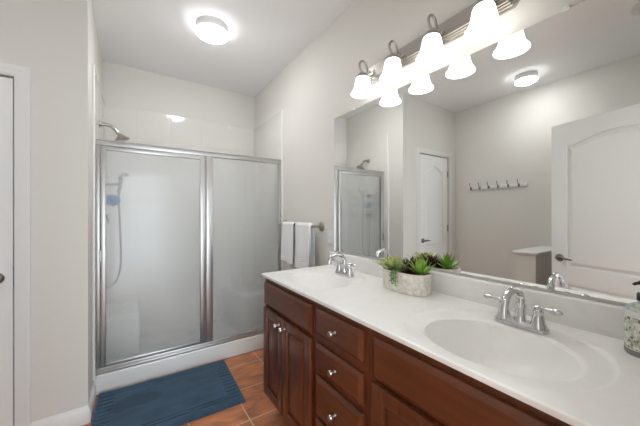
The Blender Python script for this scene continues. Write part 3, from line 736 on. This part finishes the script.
# ------------------------------------------------------------------ towel bar, towels
tb = thing('towel_bar', 'brushed nickel towel bar on the wall between the shower and the mirror', 'towel bar', (0, 2.165, 1.198))
for s in (1, -1):
    y = s * .316
    MB().lathe([(0, 0), (.040, 0), (.041, -.005), (.034, -.012), (.014, -.018), (.011, -.055), (.014, -.062), (.014, -.082), (0, -.085)], (0, y, 0), 'x', 24).obj('post', M['nickel'], tb, 40)
MB().cyl((-.072, -.316, 0), (-.072, .316, 0), .0075, seg=16).obj('rail', M['nickel'], tb)
def towel(label, y0, y1, zf, zb, seed, layers):
    t = thing('hand_towel', label, 'towel', (-.072, (y0 + y1) / 2, 1.198), 0, 'white hand towels on the towel bar')
    rnd = random.Random(seed); ph = rnd.uniform(0, 6); hw_ = (y1 - y0) / 2
    def sheet(r, ws, yo, lf, lb):
        """closed cross section swept across the width: front drop, over the bar, back drop"""
        total = lf + lb + pi * r
        def mid(s):
            if s < lf: return (-r - .010 * (1 - s / lf) ** 1.5, -(lf - s))
            if s < lf + pi * r: a = (s - lf) / r; return (-r * cos(a), r * sin(a))
            q = s - lf - pi * r; return (r + .002 * q, -q)
        th = .0055
        def fn(u, v):
            # u around the closed section (out along, back along), v across
            outer = u < .5; s = (u * 2 if outer else 2 - u * 2) * total
            x, z = mid(s); x2, z2 = mid(min(total, s + .002)); x1, z1 = mid(max(0, s - .002))
            nx, nz = -(z2 - z1), (x2 - x1); l = math.hypot(nx, nz) or 1; nx, nz = nx / l, nz / l
            e = th * (1 if outer else -1)
            if u < .5:
                dist_f = lf - s
                for band in (.055, .068, .085): 
                    if s < lf and abs((lf - dist_f) - band) < .004: e -= .003
            yy = (v * 2 - 1) * ws
            w = .006 * sin(yy * 34 + ph) * min(1, abs(z) / .15) + .003 * sin(yy * 71 + ph * 2) * min(1, abs(z) / .2)
            flare = 1 + .05 * min(1, abs(z) / .3)
            dz = .008 * sin(yy * 11 + ph) * min(1, abs(z) / .3)
            edge = 1.0 - .75 * max(0, (abs(v * 2 - 1) - .9) / .1) ** 2
            return (x + nx * e * edge + (w if x < .02 else w * .3), yo + yy * flare, z + nz * e * edge + dz)
        b = MB(); b.grid(fn, 220, 40, close_u=True)
        bmesh.ops.holes_fill(b.bm, edges=[q for q in b.bm.edges if q.is_boundary], sides=0)
        bmesh.ops.recalc_face_normals(b.bm, faces=b.bm.faces[:])
        return b
    for i, (r, ws, yo, lf, lb) in enumerate(layers):
        sheet(r, ws, yo, lf, lb).obj('outer_fold' if i == 0 else 'inner_fold', M['towel'], t, 60)
    return t
towel('white hand towel on the towel bar, the one nearer the shower', 2.150, 2.365, .35, .33, 1, [(.0215, .106, .0, .335, .30)])
towel('white hand towel on the towel bar, the one nearer the mirror', 1.880, 2.122, .35, .30, 5, [(.0215, .115, .0, .345, .0), (.0150, .108, -.020, .20, .325)])

# wall outlet
ol = thing('wall_outlet', 'white outlet plate on the wall between the towel bar and the mirror', 'outlet', (0, 1.732, 1.110))
MB().box(-.006, 0, -.036, .036, -.058, .058, .003, 2).obj('plate', M['plate'], ol)
for s in (1, -1): MB().lathe([(0, -.008), (.0150, -.008), (.0165, -.006), (.0165, 0)], (0, 0, s * .020), 'x', 20).obj('receptacle', M['trim'], ol)

# ------------------------------------------------------------------ planter with succulents
pl = thing('succulent_planter', 'oval cream carved planter of mixed succulents on the countertop between the basins', 'planter', (-.128, .918, ZK))
HP = .098; PX, PY = .068, .128
def oval(a, k=1.0, n=2.8):
    c, s = cos(a), sin(a); r = (abs(c) ** n + abs(s) ** n) ** (-1 / n); return (PX * k * r * c, PY * k * r * s)
b = MB(); lev = [(.93, 0), (.965, .004), (.98, .02), (1.0, .07), (1.0, HP - .004), (.985, HP), (.93, HP), (.915, HP - .006), (.91, HP - .018)]
b.grid(lambda u, v: (*oval(2 * pi * u, lev[round(v * 8)][0]), lev[round(v * 8)][1]), 96, 8, close_u=True)
f = b.bm.faces.new([v for v in sorted([v for v in b.bm.verts if v.co.z < 1e-6], key=lambda v: math.atan2(v.co.y, v.co.x))])
bmesh.ops.recalc_face_normals(b.bm, faces=b.bm.faces[:])
b.obj('pot', M['pot'], pl, 40)
b = MB(); vs = [b.bm.verts.new((*oval(2 * pi * k / 64, .915), HP - .016)) for k in range(64)]; b.bm.faces.new(vs); b.obj('soil', M['soil'], pl, 0)
def rosette(c, n, l0, l1, e0, e1, wid, th, curl, m, name='succulent', wide_at=.45, label=None):
    b = MB(); ga = 2.399963
    for i in range(n):
        t = i / (n - 1); a = i * ga + random.uniform(-.15, .15); el = radians(e0 + (e1 - e0) * t + random.uniform(-5, 5)); ln = l0 + (l1 - l0) * t
        d = (cos(a) * cos(el), sin(a) * cos(el), sin(el))
        b.leaf((c[0] + cos(a) * .004, c[1] + sin(a) * .004, c[2]), d, ln * random.uniform(.9, 1.08), wid * (.7 + .3 * (1 - t)), th, curl, wide_at=wide_at, n=8)
    o = b.obj(name, m, pl, 50)
    if label: o['label'] = label
    return o
rosette((-.010, .072, HP - .008), 44, .108, .060, 8, 76, .030, .008, .20, M['leaf_pale'], wide_at=.55, label='pale yellow-green succulent rosette')
rosette((.012, -.078, HP - .012), 24, .080, .092, 28, 82, .028, .007, .06, M['leaf_bright'], wide_at=.32, label='bright green spiky succulent')
rosette((-.012, -.012, HP - .010), 16, .042, .032, 12, 75, .018, .006, .2, M['leaf_dark'], wide_at=.55, label='dark burgundy succulent')
rosette((.040, .005, HP - .006), 22, .090, .060, 30, 80, .018, .005, .1, M['leaf_dark'], wide_at=.5, label='dark burgundy succulent at the back')
rosette((-.025, .022, HP - .006), 18, .048, .034, 15, 80, .020, .008, .25, M['leaf_mid'], wide_at=.6, label='small blue-green succulent')
b = MB()   # trailing stems over the front rim
for (y, ln, x0) in ((.022, .050, -.058), (-.004, .058, -.060), (.008, .036, -.062)):
    pts = [(x0 + .02, y, HP - .004), (x0 - .008, y, HP + .008), (x0 - .022, y - .002, HP - .008), (x0 - .024, y - .004, HP - ln)]
    b.tube(pts, .0018, 6)
    for k in range(16):
        t = .25 + .75 * k / 15; i = min(2, int(t * 3)); q = t * 3 - i
        p = Vector(pts[i]).lerp(Vector(pts[i + 1]), q); a = k * 2.4
        b.leaf(p, (cos(a) * .9 - .5, sin(a) * .9, -.25 + .6 * sin(a * 1.7)), .015, .009, .005, .1, n=5, wide_at=.5)
b.obj('trailing_stem', M['leaf_mid'], pl, 50)['label'] = 'trailing green stems hanging over the front rim'

# ------------------------------------------------------------------ soap bottle
sb = thing('soap_bottle', 'floral labelled soap pump bottle at the right end of the countertop', 'soap bottle', (-.112, .139, ZK))
R_ = .0405
MB().lathe([(0, 0), (R_ * .93, 0), (R_, .005), (R_, .014), (R_ * .985, .016), (0, .016)], (0, 0, 0), 'z', 40).obj('base', M['bottle_base'], sb)
MB().lathe([(R_ * .98, .016), (R_ * .98, .104), (R_, .105), (R_, .116), (R_ * .97, .119)], (0, 0, 0), 'z', 40).obj('body', M['bottle_white'], sb)
MB().lathe([(R_ * .985, .018), (R_ * .998, .019), (R_ * .998, .101), (R_ * .985, .102)], (0, 0, 0), 'z', 40).obj('label', M['label_floral'], sb)
b = MB(); b.grid(lambda u, v: ((R_ + .0004) * cos(radians(185 + 75 * u)), (R_ + .0004) * sin(radians(185 + 75 * u)), .024 + .072 * v), 14, 1); b.obj('label_panel', M['label_lilac'], sb)
MB().lathe([(R_ * .97, .119), (R_ * .90, .126), (R_ * .62, .136), (.016, .140), (.015, .146), (0, .146)], (0, 0, 0), 'z', 40).obj('shoulder', M['label_teal'], sb)
b = MB(); b.lathe([(0, .146), (.017, .146), (.017, .162), (.014, .166), (.006, .168), (.005, .188), (.012, .189), (.013, .198), (0, .200)], (0, 0, 0), 'z', 24)
b.tube([(0, 0, .193), (-.008, .010, .193), (-.014, .018, .190), (-.016, .020, .187)], [.006, .0045, .004, .0035], 10)
b.obj('pump', M['black'], sb, 40)

# ------------------------------------------------------------------ bath mat
rg = thing('bath_mat', 'navy blue plush bath mat with a ribbed border in front of the shower', 'bath mat', (-1.031, 2.2085, 0), radians(-2.0))
RL, RW, RH = .436, .300, .034
def rugf(u, v):
    x, y = (u * 2 - 1), (v * 2 - 1)
    # rounded rectangle
    X, Y = x * RL, y * RW
    dx, dy = RL - abs(X), RW - abs(Y); e = min(dx, dy)
    z = RH * (1 - (1 - min(1, e / .018)) ** 2.2) ** .5 if e > 0 else 0
    if dx < .105:       # short ribs across both ends
        z -= .0060 * (0.5 + 0.5 * cos(2 * pi * Y / .042)) ** 4 * smooth01((.105 - dx) / .008) * smooth01((dx - .012) / .01) * (1 if dy > .075 else 0)
    for q in (.046, .072):
        z -= .0060 * math.exp(-((dy - q) / .0045) ** 2) * smooth01((dx - .02) / .01)
    z += .0012 * sin(X * 21 + 1.0) * sin(Y * 17)
    return (X, Y, max(z, .0005))
b = MB(); b.grid(rugf, 260, 180)
b.bm.verts.ensure_lookup_table()
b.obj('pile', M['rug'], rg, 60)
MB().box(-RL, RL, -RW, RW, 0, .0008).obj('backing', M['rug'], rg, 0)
